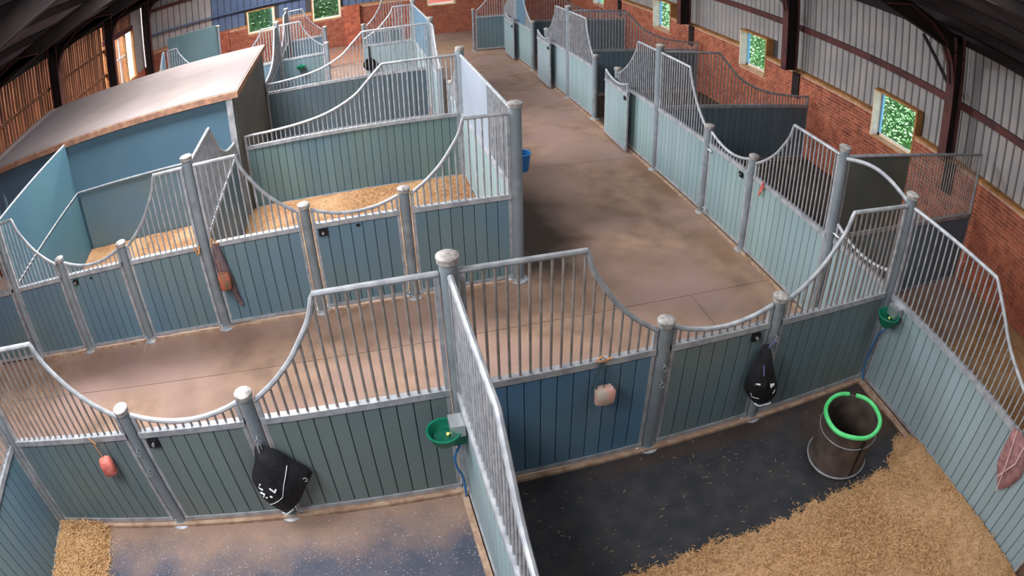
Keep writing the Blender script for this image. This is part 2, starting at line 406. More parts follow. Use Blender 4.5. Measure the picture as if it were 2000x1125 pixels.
# --- walls: brick below, sheeting above
def wall_frame(axis, at, inward):
    """maps (along, depth, z) to world; depth > 0 goes into the room"""
    if axis == 'y': return lambda a,d,z: (at+inward*d, a, z)
    return lambda a,d,z: (a, at+inward*d, z)
def wbox(m, F, a0,a1,d0,d1,z0,z1):
    P = [F(a,d,z) for z in (z0,z1) for a,d in ((a0,d0),(a1,d0),(a1,d1),(a0,d1))]
    m.hexa(P)
def brick_wall(name, axis, at, inward, a0, a1, ztop, holes, view, single=300, cols=(), zlow=0):
    F = wall_frame(axis, at, inward)
    w = root(name, kind='structure')
    m = MB()
    # mortar backing, cut around the holes
    cuts = sorted([(h[0],h[1],h[2]) for h in holes])
    a = a0
    for h0,h1,zb in cuts:
        wbox(m,F,a,h0,-.28,0,0,ztop); wbox(m,F,h0,h1,-.28,0,0,zb); a = h1
    wbox(m,F,a,a1,-.28,0,0,ztop)
    m.build('mortar_bed', MORT, w)
    bricks = []
    nz = int(ztop/.075)
    for k in range(nz):
        z = k*.075+.005; off = 0 if k % 2 else .1125
        n = int((a1-a0)/.225)+1
        for i in range(-1, n):
            b0 = a0+i*.225+off; b1 = b0+.211
            b0 = max(b0,a0); b1 = min(b1,a1)
            if b1-b0 < .04: continue
            segs = [(b0,b1)]
            for h0,h1,zb in cuts:
                if z+.061 > zb:
                    ns = []
                    for s0,s1 in segs:
                        if s1 <= h0 or s0 >= h1: ns.append((s0,s1)); continue
                        if s0 < h0-.02: ns.append((s0,h0))
                        if s1 > h1+.02: ns.append((h1,s1))
                    segs = ns
            for s0,s1 in segs:
                if s1-s0 > .03: bricks.append((s0,s1,z))
    bricks.sort(key=lambda b: view(b))
    rnd = random.Random(3)
    rest = MB()
    for q, (s0,s1,z) in enumerate(bricks):
        d = .008+rnd.random()*.012
        if q < single:
            mm = MB(); wbox(mm,F,s0,s1,-.01,d,z,z+.061)
            c = Vector(F((s0+s1)/2, 0, z)); mm.v = [tuple(Vector(v)-c) for v in mm.v]
            mm.build('brick', BRICK, w, loc=c)
        else: wbox(rest,F,s0,s1,-.01,d,z,z+.061)
    rest.build('bricks', BRICK, w, kind='stuff')
    # timber ledge on top, broken by the window openings
    a = a0
    for h0,h1,zb in cuts+[(a1,a1,0)]:
        if h0-a > .05:
            mm = MB(); wbox(mm,F,a,h0,-.28,.02,ztop,ztop+.05); mm.build('ledge', LEDGE, w)
        a = h1
    return w, F
def cladding(w, F, a0, a1, z0, ztop, holes, m1, m2, depth=-.2, pitch=.26, joined=True):
    """vertical profiled sheets: broad pans with a dark recessed groove between"""
    back = MB(); n = int((a1-a0)/pitch)
    a = a0
    cuts = sorted([(h[0],h[1],h[3]) for h in holes])
    for h0,h1,zt in cuts:
        wbox(back,F,a,h0,depth-.03,depth-.02,z0,ztop); wbox(back,F,h0,h1,depth-.03,depth-.02,zt,ztop); a = h1
    wbox(back,F,a,a1,depth-.03,depth-.02,z0,ztop)
    back.build('sheet_backing', m2, w)
    for i in range(n+1):
        b0 = a0+i*pitch+.012; b1 = min(b0+pitch-.024, a1)
        if b1-b0 < .05: continue
        zz = z0
        cutz = None
        for h0,h1,zt in cuts:
            if b1 > h0 and b0 < h1: cutz = zt
        mm = MB(); c = .02
        zz = cutz if cutz else z0
        P = []
        for z in (zz, ztop):
            P += [F(b0,depth-.02,z), F(b1,depth-.02,z), F(b1-c,depth,z), F(b0+c,depth,z)]
        mm.hexa(P); mm.build('cladding_panel', CLAD if (m1 is CLADB and b0 < -6.3) else m1, w)

RW = [(3.30,4.52,1.45,2.42),(8.58,9.70,1.42,2.38),(13.68,14.80,1.42,2.38),(19.0,20.06,1.42,2.38)]
grow = lambda H: [(a-.047,b+.047,c-.03,d+.047) for a,b,c,d in H]
vw = lambda b: (0 if (b[2] > .75 and -.5 < b[0] < 6.3) else 1, abs(b[0]-3.2)*.2-b[2])
wr, FR = brick_wall('wall_right', 'y', XW, -1, YN, YE, 1.92, grow(RW), vw)
cladding(wr, FR, YN, YE, 1.97, 4.42, grow(RW), CLAD, GROOV, pitch=.205)
EW = [(-4.65,-3.50,1.34,2.34),(-1.83,-.70,1.34,2.34),(2.93,4.04,1.30,2.30)]
we, FE = brick_wall('wall_back', 'x', YE, -1, XL, XW, 1.72, grow(EW), lambda b: abs(b[0]-1.5)+abs(b[2]-.8), single=60)
def gable(w):
    pass
cladding(we, FE, XL, XW, 1.77, 4.4, grow(EW), CLADB, GROOV, pitch=.3)
mm = MB(); 
mm.prism([(XL,4.38),(XW,4.38),(XW,roofz(XW)),(RXC,RZ),(XL,roofz(XL))], 'y', YE+.2, YE+.26); mm.build('gable_sheet', CLADB, we)
# brick piers on the back wall
for k,(x0,x1) in enumerate(((-.55,.12),(-6.2,-5.5))):
    MB().box((x0,YE-.24,0),(x1,YE-.01,1.78)).build('pier', BRICK, we)
# south wall out of frame, closes the building behind the camera
ws = root('wall_front', kind='structure')
MB().box((XL,YN-.2,0),(XW,YN,5.2)).build('sheet', CLAD, ws)
MB().prism([(XL,5.2),(XW,5.2),(RXC,RZ)], 'y', YN-.2, YN).build('gable_sheet', CLAD, ws)

def window(n, F, h, label_side):
    a0,a1,z0,z1 = h
    w = root('window_%d' % n, kind='structure')
    dp = -.28
    t = .045
    m = MB(); wbox(m,F,a0,a1,dp,.03,z0-t*.6,z0); m.build('sill', WOODL, w)
    m = MB(); wbox(m,F,a0-t,a1+t,dp,.02,z1,z1+t); m.build('lintel', LEDGE, w)
    m = MB(); wbox(m,F,a0-t,a0,dp,.02,z0,z1); m.build('jamb', LEDGE, w)
    m = MB(); wbox(m,F,a1,a1+t,dp,.02,z0,z1); m.build('jamb', WCREAM, w)  # far jamb in cream: outdoor light on the timber put into its colour
    if label_side == 'r':
        m = MB(); wbox(m,F,a1-.05,a1,dp+.02,dp+.07,z0,z1); m.build('frame_strip', WBLUE, w)
        m = MB(); wbox(m,F,a0,a0+.03,dp+.02,dp+.06,z0,z1); m.build('frame_strip', WCREAM, w)
    else:
        for q0,q1 in ((a0,a0+.05),(a1-.05,a1)):
            m = MB(); wbox(m,F,q0,q1,-.04,.03,z0,z1); m.build('frame_strip', WCREAM, w)
    m = MB(); wbox(m,F,a0,a1,dp+.02,(.02 if label_side == 'b' else dp+.07),z0,z0+.06); m.build('frame_strip', WCREAM, w)
    m = MB(); wbox(m,F,a0,a1,dp+.03,dp+.036,z0,z1); m.build('pane', GLASS, w)
    return w
for i,h in enumerate(RW): window(i+1, FR, h, 'r')
for i,h in enumerate(EW): window(i+5, FE, h, 'b')

# sheeting rails along the right wall and the back wall, eaves beam
tr = root('trim_1', kind='structure')
MB().box((XW+.08,YN,2.94),(XW+.20,YE,3.08)).build('sheeting_rail', STEEL, tr)
tr = root('trim_2', kind='structure')
MB().box((XW+.0,YN,4.18),(XW+.22,YE,4.42)).build('eaves_beam', STEELD, tr)
tr = root('trim_3', kind='structure')
MB().box((XL,YE+.06,3.62),(XW,YE+.2,3.76)).build('sheeting_rail', STEEL, tr)
MB().box((XL+.1,YE+.0,2.5),(XW,YE+.2,2.56)).build('sheeting_rail', CLADB, tr)
# roof
rf = root('ceiling', kind='structure')
for sgn, xe in ((-1, XL-.4), (1, XW+.5)):
    # roof slopes with openings where the added glowing sheets sit
    strips = [YN-.3, -4.1, -1.9, -.9, 1.3, 5.4, 7.6, 10.9, 13.1, 16.9, 19.1, YE+.6]
    xr = -3.5 if sgn < 0 else 4.4
    for k in range(len(strips)-1):
        y0, y1 = strips[k], strips[k+1]
        def slab(xa, xb, m, nm, t=.04):
            mm = MB(); za, zb = roofz(xa), roofz(xb)
            mm.hexa([(xa,y0,za),(xb,y0,zb),(xb,y1,zb),(xa,y1,za),(xa,y0,za+t),(xb,y0,zb+t),(xb,y1,zb+t),(xa,y1,za+t)]); mm.build(nm, m, rf)
        if k % 2 == 0: slab(min(RXC,xe), max(RXC,xe), ROOFM, 'roof_sheet')
        else:
            lo, hi = min(RXC,xe), max(RXC,xe)
            slab(lo, xr-1.1, ROOFM, 'roof_sheet'); slab(xr+1.1, hi, ROOFM, 'roof_sheet'); slab(xr-1.1, xr+1.1, ROOFGLOW, 'added_rooflight')
for x in (-8.6,-7.2,-5.8,-4.75,-2.3,-.6,.9,2.6,4.0,5.4,6.8,8.1):
    z = roofz(x); MB().box((x-.04,YN,z-.16),(x+.04,YE,z-.01)).build('purlin', STEELD, rf)
# portal frames: column, rafter, haunch, knee brace
def frame(y, label, left=True, right=True):
    r = root('portal_frame', (0,y,0), 0, label, 'steel frame', 'steel portal frames of the barn')
    for sg, xc in ((1, 8.98), (-1, XL+.12)):
        lowz = 1.97 if sg > 0 else 0
        xi = xc-sg*.34
        m = MB(); m.box((min(xc,xi),-.012,lowz),(max(xc,xi),.012,4.35))
        m.build('column_web', STEELD, r)
        for xx in (xc, xi):
            MB().box((xx-.012,-.10,lowz),(xx+.012,.10,4.30)).build('column_flange', STEEL, r)
        if sg > 0:
            MB().box((XW-.05,-.13,1.3),(XW+.02,.13,1.92)).build('padstone', STEELD, r)
        # rafter
        x1 = RXC; z1 = roofz(x1)-.18; z0 = roofz(xc)-.18
        P = [(xc,z0-.34),(x1,z1-.34),(x1,z1),(xc,z0)]
        if sg < 0: P = P[::-1]
        MB().prism(P, 'y', -.012, .012).build('rafter_web', STEELD, r)
        P = [(xc,z0-.36),(x1,z1-.36),(x1,z1-.335),(xc,z0-.335)]
        if sg < 0: P = P[::-1]
        MB().prism(P, 'y', -.09, .09).build('rafter_flange', STEELD, r)
        # curved haunch
        cx = xi; pts = []
        arc = [(cx,3.35),(cx-sg*.10,3.78),(cx-sg*.34,4.12),(cx-sg*.8,4.40),(cx-sg*1.5,4.62),(cx-sg*2.1,roofz(cx-sg*2.1)-.5)]
        poly = [(xc, 3.35)] + arc + [(cx-sg*2.1,roofz(cx-sg*2.1)-.3),(xc,roofz(xc)-.3)]
        if sg > 0: poly = poly[::-1]
        MB().prism(poly, 'y', -.03, .03).build('haunch', STEELD, r)
        m = MB()
        for (xa,za),(xb,zb) in zip(arc, arc[1:]):
            m.hexa([(xa,-.09,za),(xb,-.09,zb),(xb,.09,zb),(xa,.09,za),(xa+sg*.02,-.09,za+.03),(xb+sg*.02,-.09,zb+.03),(xb+sg*.02,.09,zb+.03),(xa+sg*.02,.09,za+.03)])
        m.build('haunch_flange', STEEL, r)
        MB().tube([(xc-sg*.05,.12,3.2),(xc-sg*.05,1.0,4.05)], .04, 6).build('knee_brace', STEELD, r)
    return r
for y, lb in ((-2.95,'dark steel frame nearest the camera, mostly out of view'),(2.15,'dark red steel frame right of the nearest window'),
              (7.25,'dark red steel frame between the first two right-hand windows'),(12.3,'dark red steel frame beyond the second right-hand window'),
              (17.5,'farthest free-standing steel frame, beside the timber window on the left'),(22.45,'dark steel frame against the back wall')):
    frame(y, lb)
# gap of daylight at the right eaves
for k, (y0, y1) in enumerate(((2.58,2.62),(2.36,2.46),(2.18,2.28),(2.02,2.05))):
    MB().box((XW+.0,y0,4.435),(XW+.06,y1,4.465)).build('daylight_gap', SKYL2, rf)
# left wall: low bricks and gapped vertical timber boarding
wl = root('wall_left', kind='structure')
MB().box((XL-.25,YN,0),(XL,YE,1.15)).build('brick_base', BRICK, wl)
MB().box((XL-.12,YN,4.02),(XL+.02,YE,4.45)).build('eaves_beam', STEELD, wl)
MB().box((XL-.10,YN,3.0),(XL-.02,17.7,3.10)).build('board_rail', WOOD, wl)
MB().box((XL-.10,YN,2.05),(XL-.02,17.7,2.15)).build('board_rail', WOOD, wl)
MB().box((XL-.10,17.6,3.22),(XL+.02,21.2,3.45)).build('window_head', STEEL, wl)
bm = cached('slat', lambda: MB().box((-.012,-.07,0),(.012,.07,2.9)).mesh('slat', WOOD))
y = YN+.2; rnd = random.Random(5)
while y < 17.5:
    inst('slat', bm, wl, (XL-.11, y, 1.12), rot=(0,0,rnd.uniform(-.12,.12)), scale=(1, rnd.uniform(.8,1.1), 1)); y += rnd.choice((.175,.19,.21))
bm2 = cached('slat2', lambda: MB().box((-.012,-.07,0),(.012,.07,.62)).mesh('slat', WOOD))
y = 17.8
while y < 21.3:
    inst('slat', bm2, wl, (XL-.11, y, 3.4)); y += .19
MB().box((XL-.13,21.3,1.1),(XL-.08,YE,4.1)).build('corner_sheet', CLAD, wl)
wn = root('window_8', kind='structure')
MB().box((XL-.12,17.6,1.08),(XL+.05,21.25,1.2)).build('sill', WOODL, wn)
for y0, y1 in ((17.6,17.75),(18.55,18.68),(20.0,20.12),(21.1,21.25)): MB().box((XL-.08,y0,1.2),(XL+.02,y1,3.22)).build('mullion', WOODL, wn)
MB().box((XL-.07,18.68,2.3),(XL-.02,20.0,2.36)).build('glazing_bar', WHITE, wn)
MB().box((XL-.07,19.32,1.2),(XL-.02,19.37,3.22)).build('glazing_bar', WHITE, wn)
MB().box((XL-.06,17.75,1.2),(XL-.054,21.1,3.22)).build('pane', GLASS, wn)

# ================================================================== OUTSIDE
gr = MB().box((-60,-40,-.3),(60,70,-.13)).build('ground', GRASS); tag(gr, kind='structure')
def hedge(name, label, c, size, n, group, seed):
    rnd = random.Random(seed); m = MB()
    r = root(name, (c[0],c[1],0), 0, label, 'hedge', group)
    for i in range(n):
        # leaves on the skin of a lumpy box
        u, v, w = rnd.uniform(-1,1), rnd.uniform(-1,1), rnd.uniform(0,1)
        f = rnd.random()
        if f < .55: u = -1 if rnd.random() < .5 else 1
        elif f < .8: w = 1
        else: v = -1 if rnd.random() < .5 else 1
        p = Vector((u*size[0]*(1-.1*rnd.random()), v*size[1], w*size[2]*(1+.12*math.sin(v*9)+.1*rnd.random())))
        a = Vector((rnd.gauss(0,1),rnd.gauss(0,1),rnd.gauss(0,1))).normalized(); b = a.orthogonal().normalized()
        s = rnd.uniform(.035,.08); k = len(m.v)
        m.v += [tuple(p-a*s), tuple(p+b*s*.45), tuple(p+a*s), tuple(p-b*s*.45)]; m.f.append((k,k+1,k+2,k+3))
    m.build('foliage', LEAF, r, kind='stuff')
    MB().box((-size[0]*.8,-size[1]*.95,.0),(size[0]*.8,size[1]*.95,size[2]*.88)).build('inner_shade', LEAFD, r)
    return r
hedge('hedge', 'bright green hedge seen through the nearest right-hand window', (13.4,7.0), (.7,4.2,2.4), 12000, 'hedges outside the barn', 1)
hedge('hedge', 'pale green hedge seen through the second right-hand window', (13.6,16.5), (.7,4.6,2.4), 8000, 'hedges outside the barn', 2)
hedge('hedge', 'green hedge seen through the far right-hand windows', (13.8,26.5), (.7,4.6,2.4), 4000, 'hedges outside the barn', 3)
hedge('hedge', 'leafy green bush behind the left window of the back wall', (-5.6,26.0), (2.0,.8,2.9), 5000, 'hedges outside the barn', 4)
hedge('hedge', 'sunlit pale bush behind the middle window of the back wall', (-1.4,25.6), (1.6,.8,2.9), 5000, 'hedges outside the barn', 5)
o = root('outbuilding', (-13.2,12,0), 0, 'added orange wall giving the gapped boarding on the left a sunlit glow', 'building')  # wall added outside so the slat gaps show orange
MB().box((-1.5,-17,-.1),(0.6,16,4.2)).build('wall', ORANGE, o)
MB().box((-1.7,-17.2,4.2),(.8,16.2,4.35)).build('roof', EDGE, o)
o = root('outbuilding', (4.6,27.5,0), 0, 'pink rendered outbuilding seen through the right window of the back wall', 'building')
MB().box((-2,-1,0),(2,1,2.6)).build('wall', PLASTER, o)
MB().prism([(-2.2,2.6),(2.2,2.6),(0,3.6)], 'y', -1.2, 1.2).build('roof', EDGE, o)

# ================================================================== NEAR ROW (y = 0)
C0, P1, P2, P3, P4, P5, P6 = -4.93, -3.105, -1.815, 0.0, 1.865, 3.165, 5.03
FP = 'front panels of the two nearest stables'
DR = 'stable doors with scalloped tops'
panel('stall_front', 'front panel at bottom left whose curved rail drops to the first door post', 'panel', (C0,0), (P1,0), 'panel', 1.06, FP, bm=BOARD_GG, barm=RUSTY)
panel('stall_front', 'front panel between the left black haynet and the tall central post', 'panel', (P3,0), (P2,0), 'panel', 1.03, FP, bm=BOARD_GG, barm=RUSTY)
panel('stall_front', 'front panel right of the tall central post, pale salt lick hanging on it', 'panel', (P3,0), (P4,0), 'panel', 1.08, FP, bm=BOARD_B, barm=RUSTY)
panel('stall_front', 'front panel between right black haynet and tall post in the right corner', 'panel', (P6,0), (P5,0), 'panel', 1.03, FP, bm=BOARD_GG, barm=RUSTY)
d = panel('stable_door', 'closed stable door of near left stable, dipped rail, black latch at its left', 'door', (P1,0), (P2,0), 'door', 0, DR, bm=BOARD_GG, barm=RUSTY)
latch(d, .13, 1.2, -1, .06)
d = panel('stable_door', 'closed stable door of near right stable, black latch at upper right', 'door', (P4,0), (P5,0), 'door', 0, DR, bm=BOARD_GG, barm=RUSTY)
latch(d, .98, 1.2, -1, .05)
PG = 'galvanised posts with domed caps'
post(C0, 0, True, 'tall post at the far left corner of the near left stable', group=PG)
post(P1, 0, False, 'short post left of the near left stable door, two tie rings', (1.16,.88), PG)
post(P2, 0, False, 'short post carrying the left black haynet', (1.16,), PG)
post(P3, 0, True, 'tall central post where four fences of the near stables meet', (), PG)
post(P4, 0, False, 'short post left of near right stable door, tie rings with red twine', (1.16,.96), PG)
post(P5, 0, False, 'short post carrying the right black haynet', (1.18,.98), PG)
post(P6, 0, True, 'tall post in the back right corner of the near right stable', (), PG)
# partitions running towards the camera
PP = 'partitions between stables'
panel('stall_partition', 'partition coming towards the camera between the two near stables', 'partition', (P3,0), (P3,-4.0), 'long', 1.5, PP, bm=BOARD_LIT)
panel('stall_partition', 'partition on the right side of the near right stable', 'partition', (P6,0), (P6,-4.0), 'long', 1.55, PP, bm=BOARD_LIT)
panel('stall_partition', 'partition at the bottom left edge, teal boards beside the straw', 'partition', (C0,0), (C0,-3.4), 'long', 1.5, PP)
# kerbs
def kerb(label_n, a, b, h=.045):
    k = root('trim_%d' % label_n, kind='structure'); MB().box(a+(0,), b+(h,)).build('kerb', KERB, k)
kerb(4, (C0,-.085), (P6,-.035)); kerb(5, (P3+.04,-4), (P3+.10,-.09)); kerb(6, (P6-.14,-4), (P6-.04,-.09)); kerb(7, (P3-.10,-4), (P3-.04,-.09))
kerb(8, (-6.4,3.42),(1.4,3.46), .03); kerb(9, (4.98,1.3),(5.03,17), .03)

# ================================================================== SECOND ROW (y = 3.49)
Y2, Y3, Y4, Y5 = 3.49, 7.22, 11.2, 15.2
C2, S1, S2, T, S3, S4, Q5 = -6.49, -5.29, -4.07, -2.765, -1.31, -.015, 1.447
F2 = 'front panels of the middle row'
panel('stall_front', 'front panel at the left frame edge of the middle row', 'panel', (C2,Y2), (S1,Y2), 'panel', .42, F2)
panel('stall_front', 'front panel of the middle row left of its tall middle post', 'panel', (T,Y2), (S2,Y2), 'panel', .53, F2)
p = panel('stall_front', 'front panel with the red lick strap, right of the tall middle-row post', 'panel', (T,Y2), (S3,Y2), 'panel', .67, F2)
panel('stall_front', 'front panel of the middle row ending at the tall aisle corner post', 'panel', (Q5,Y2), (S4,Y2), 'panel', .66, F2)
panel('stall_front', 'front panel leaving the frame at the left edge, low rail', 'panel', (C2,Y2), (-8.6,Y2), 'panel', 1.2, F2)
d = panel('stable_door', 'left stable door of the middle row, black latch near its left post', 'door', (S1,Y2), (S2,Y2), 'door', 0, DR); latch(d, .13, 1.2, -1, .045)
MB().box((.42,-.03,1.19),(.46,-.018,1.215)).build('sticker', BLACK, d)
d = panel('stable_door', 'right stable door of the middle row, black latch with round knob', 'door', (S3,Y2), (S4,Y2), 'door', 0, DR); latch(d, .12, 1.2, -1, .055)
MB().box((.56,-.03,1.20),(.61,-.018,1.23)).build('sticker', BLACK, d)
post(C2, Y2, True, 'tall post of the middle row cut by the left frame edge', group=PG, r=.04)
post(S1, Y2, False, 'short post left of the left door in the middle row', (), PG)
post(S2, Y2, False, 'short post right of the left door in the middle row', (), PG)
post(T, Y2, True, 'tall post in the middle of the middle row', (), PG)
post(S3, Y2, False, 'short post left of the right door in the middle row', (), PG)
post(S4, Y2, False, 'short post right of the right door in the middle row', (), PG)
post(Q5, Y2, True, 'tall corner post of the middle row beside the aisle', (), PG, r=.08)
panel('stall_partition', 'partition behind the tall middle post, dividing the middle row stables', 'partition', (T,Y2), (T,Y3-.2), 'long', 1.57, PP)
# side and back fences of the middle block
panel('stall_partition', 'straight high fence along the aisle from corner post to the next tall post', 'partition', (Q5,Y2), (Q5,Y3), 'flat', 0, PP, solid=(1.5,3.58,SHEETP), bm=BOARD_LIT)
panel('stall_partition', 'back partition of the shavings stable, long sweeping rail', 'partition', (Q5,Y3), (-2.68,Y3), 'long', 1.40, PP, bm=BOARD_T)
post(Q5, Y3, True, 'tall post at the far end of the straight aisle fence', (), PG)
# fully sheeted left stable
wl2 = root('stable_lining', (0,0,0), 0, 'tall blue sheet lining on the left side of the left middle stable', 'wall panel')
MB().box((-6.52,3.58,0),(-6.47,7.0,2.42)).build('sheet', SHEETL, wl2)
MB().tube([(-6.495,3.56,2.44),(-6.495,7.0,2.44)], .022, 6).build('edge_rail', GALV, wl2, True)
MB().box((-6.47,3.58,.05),(-6.44,6.96,1.34)).build('kick_board', SHEETL, wl2)
MB().tube([(-6.43,3.6,1.36),(-6.43,6.95,1.36)], .018, 6).build('lining_rail', GALV, wl2, True)
# flat-topped store with cream lid behind the left stable
st = root('flat_roofed_store', (0,0,0), 0, 'box shaped store with a flat cream lid and blue front behind the left stable', 'store')
MB().box((-9.3,7.0,0),(-2.70,7.06,2.38)).build('front_wall', SHEET, st)
MB().box((-9.3,7.06,0),(-9.24,11.6,2.38)).build('side_wall', OLIVE, st)
MB().box((-2.70,7.0,0),(-2.64,11.5,2.38)).build('side_wall', OLIVE, st)
MB().box((-9.3,11.5,0),(-2.64,11.56,2.38)).build('rear_wall', SHEET, st)
MB().box((-9.4,6.92,2.38),(-2.56,11.62,2.50)).build('lid_frame', EDGE, st)
MB().box((-9.38,6.95,2.50),(-2.59,11.6,2.512)).build('lid', CREAM, st)
MB().box((-6.38,6.965,.05),(-2.8,7.0,1.34)).build('kick_board', BOARD, st)
MB().tube([(-6.42,6.95,1.37),(-2.8,6.95,1.37)], .018, 6).build('lining_rail', GALV, st, True)
MB().box((-2.80,6.93,0),(-2.68,7.0,2.38)).build('corner_post', GALV, st)

# ================================================================== THIRD BLOCK AND BEYOND
FB = 'fences of the far left block'
kw = dict(single_planks=False, single_bars=False)
panel('stall_partition', 'second sweeping partition of the left block, dark boards below', 'partition', (Q5,Y4), (-2.66,Y4), 'long', 1.6, PP, bm=BOARD_S, **kw)
post(Q5+.02, Y4, True, 'tall post at the aisle end of the second sweeping partition', (), PG)
panel('stall_front', 'aisle-side panel just beyond the straight high fence', 'panel', (Q5,Y3), (Q5,8.42), 'panel', .4, FB, bm=BOARD_LIT, **kw)
post(Q5, 8.45, False, 'short door post just beyond the straight high aisle fence', (1.3,), PG)
panel('stall_front', 'brightly lit aisle-side panel before the second high fence, steep curved rail', 'panel', (Q5+.02,Y4), (Q5+.02,9.72), 'panel', .5, FB, bm=BOARD_LIT, **kw)
post(Q5, 9.75, False, 'short door post before the second high aisle fence', (), PG)
panel('stall_partition', 'pale blue sheeted fence along the aisle in the far left block', 'partition', (Q5+.06,Y4), (Q5+.06,Y5), 'flat', 0, PP, solid=(.05,3.7,SHEET), bm=BOARD_LIT, **kw)
panel('stall_front', 'far crosswise grille ending at the aisle with a flat then curved rail', 'panel', (Q5+.06,Y5), (-.1,Y5), 'panel', .6, FB, bm=BOARD_LIT, **kw)
post(Q5+.06, Y5, True, 'tall post at the far end of the pale blue aisle fence', (), PG)
post(.08, 17.75, False, 'short post left of the farthest crosswise grille', (), PG)
panel('stall_front', 'farthest crosswise grille in front of the brick back wall', 'panel', (1.5,17.75), (.08,17.75), 'panel', .75, FB, **kw)
# open stable behind the store
panel('stall_partition', 'olive partition beside the cream-lidded store with steep rail', 'partition', (-2.62,Y5), (-2.62,Y4), 'long', .7, PP, psheet=OLIVE, **kw)
post(-2.62, Y5, True, 'tall capped post behind the cream-lidded store', (), PG)
panel('stall_front', 'small front grille right of the capped post behind the store', 'panel', (-2.62,Y5), (-1.13,Y5), 'panel', .74, FB, **kw)
panel('stall_front', 'small front grille left of the capped post, under the left back window', 'panel', (-2.62,Y5), (-4.1,Y5), 'panel', .48, FB, **kw)
post(-1.13, Y5, False, 'short post ending the small front grille behind the store', (), PG)
panel('stall_front', 'grille on the far side of the open stable behind the store', 'panel', (-2.6,18.7), (-1.25,18.7), 'panel', .6, FB, **kw)
post(-2.6, 18.7, True, 'tall far post seen above the small grille behind the store', (), PG)
post(-1.25, 18.7, False, 'short far post right of the rear small grille', (), PG)
panel('stall_partition', 'far partition joining the two small grilles, seen edge on', 'partition', (-2.6,18.7), (-2.6,15.3), 'long', 1.0, PP, **kw)
# far left
fw = root('stable_lining', (0,0,0), 0, 'tall pale teal sheet wall standing far behind the store', 'wall panel')
MB().box((-7.1,18.2,0),(-5.12,18.25,2.62)).build('sheet', SHEETP2, fw)
post(-5.08, 18.2, True, 'tall white-capped post at the right end of the far teal sheet wall', (), PG, r=.05)
panel('stall_front', 'small teal grille just above the cream lid at far left', 'panel', (-6.6,16.0), (-5.3,16.0), 'panel', .45, FB, **kw)
panel('stall_partition', 'blue partition with sloping rail left of the small teal grille', 'partition', (-6.6,16.0), (-6.6,12.3), 'long', .3, PP, solid=(.05,.3,SHEET), **kw)

# ================================================================== RIGHT-HAND AISLE FRONT (x = 5.06)
X3 = 5.06
G1, G2, G3, G4, G6, G7, G8, G9, G10, G11 = 1.34, 3.33, 4.68, 6.6, 8.55, 9.85, 11.7, 13.55, 14.95, 16.8
FR_ = 'front panels along the right side of the aisle'
panel('stall_front', 'aisle front panel nearest the camera, red scrap tied to its rail', 'panel', (X3,G1), (X3,G2), 'panel', 1.1, FR_, bm=BOARD_LIT)
d = panel('stable_door', 'nearest closed door on the right side of the aisle, black latch', 'door', (X3,G3), (X3,G2), 'door', 0, DR, bm=BOARD_LIT)
latch(d, 1.02, 1.2, -1, .05); bolt(d, .05, 1.22, -1); bolt(d, .08, .15, -1)
panel('stall_front', 'aisle front panel just beyond the nearest closed door', 'panel', (X3,G4), (X3,G3), 'panel', 1.17, FR_, bm=BOARD_LIT)
panel('stall_front', 'aisle front panel partly behind the swung-open nearer door leaf', 'panel', (X3,G4), (X3,G6), 'panel', .94, FR_, bm=BOARD_LIT)
panel('stall_front', 'aisle front panel beyond the first open doorway', 'panel', (X3,G8), (X3,G7), 'panel', 1.26, FR_, bm=BOARD_LIT)
panel('stall_front', 'aisle front panel behind the second swung-open door leaf', 'panel', (X3,G8), (X3,G9), 'panel', 1.0, FR_, bm=BOARD_LIT, **kw)
panel('stall_front', 'brightly lit aisle front panel beyond the second open doorway', 'panel', (X3,G11), (X3,G10), 'panel', .8, FR_, solid=(.05,1.0,SHEET), bm=BOARD_LIT, **kw)
panel('stall_front', 'last aisle front panel before the far gate', 'panel', (X3,G11), (X3,18.6), 'panel', .9, FR_, bm=BOARD_LIT, **kw)
def leaf(y0, y1, label, **k):
    d = panel('stable_door', label, 'door', (X3-.16,y0), (X3-.20,y1), 'door', 0, DR, gap=.03, bm=BOARD_LIT, **k)
    latch(d, (y0-y1)-.16, 1.2, -1, .045); return d
leaf(8.84, 7.52, 'nearer door leaf on the right of the aisle, swung open flat')
leaf(13.9, 12.6, 'middle door leaf on the right of the aisle, swung open', **kw)
leaf(17.7, 16.4, 'farthest door leaf on the right of the aisle, swung open', **kw)
for y, tall, lb in ((G1,1,'tall post where the right aisle front meets the sheeted partition'),(G2,0,'short post on the near side of the closed aisle door'),
                    (G3,0,'short post on the far side of the closed aisle door'),(G4,1,'tall post in the middle of the right aisle front'),
                    (G6,0,'short post beside the hinge of the nearer open leaf'),(G7,0,'short post on the far side of the first open doorway'),
                    (G8,1,'tall post beyond the first open doorway on the right'),(G9,0,'short post beside the hinge of the middle open leaf'),
                    (G10,0,'short post on the far side of the second open doorway'),(G11,1,'tallest far post on the right of the aisle')):
    post(X3, y, bool(tall), lb, (), PG)
# partitions to the brick wall
panel('stall_partition', 'high partition from aisle front to brick wall, half sheeted half grille', 'partition', (X3,G1), (9.04,G1), 'flat', 0, PP, solid=(.02,1.42,OLIVE), bm=BOARD_SHADED, barm=RUSTY)
panel('stall_partition', 'dark partition with drooping rail reaching the brick wall', 'partition', (X3,G4), (9.04,G4), 'long', 1.35, PP, bm=BOARD_SHADED, barm=RUSTY)
panel('stall_partition', 'second dark partition reaching the brick wall farther back', 'partition', (X3,G8), (9.04,G8), 'long', 1.6, PP, bm=BOARD_SHADED, barm=RUSTY, **kw)
panel('stall_partition', 'farthest dark partition reaching the brick wall', 'partition', (X3,G11), (9.04,G11), 'long', 1.3, PP, bm=BOARD_SHADED, barm=RUSTY, **kw)
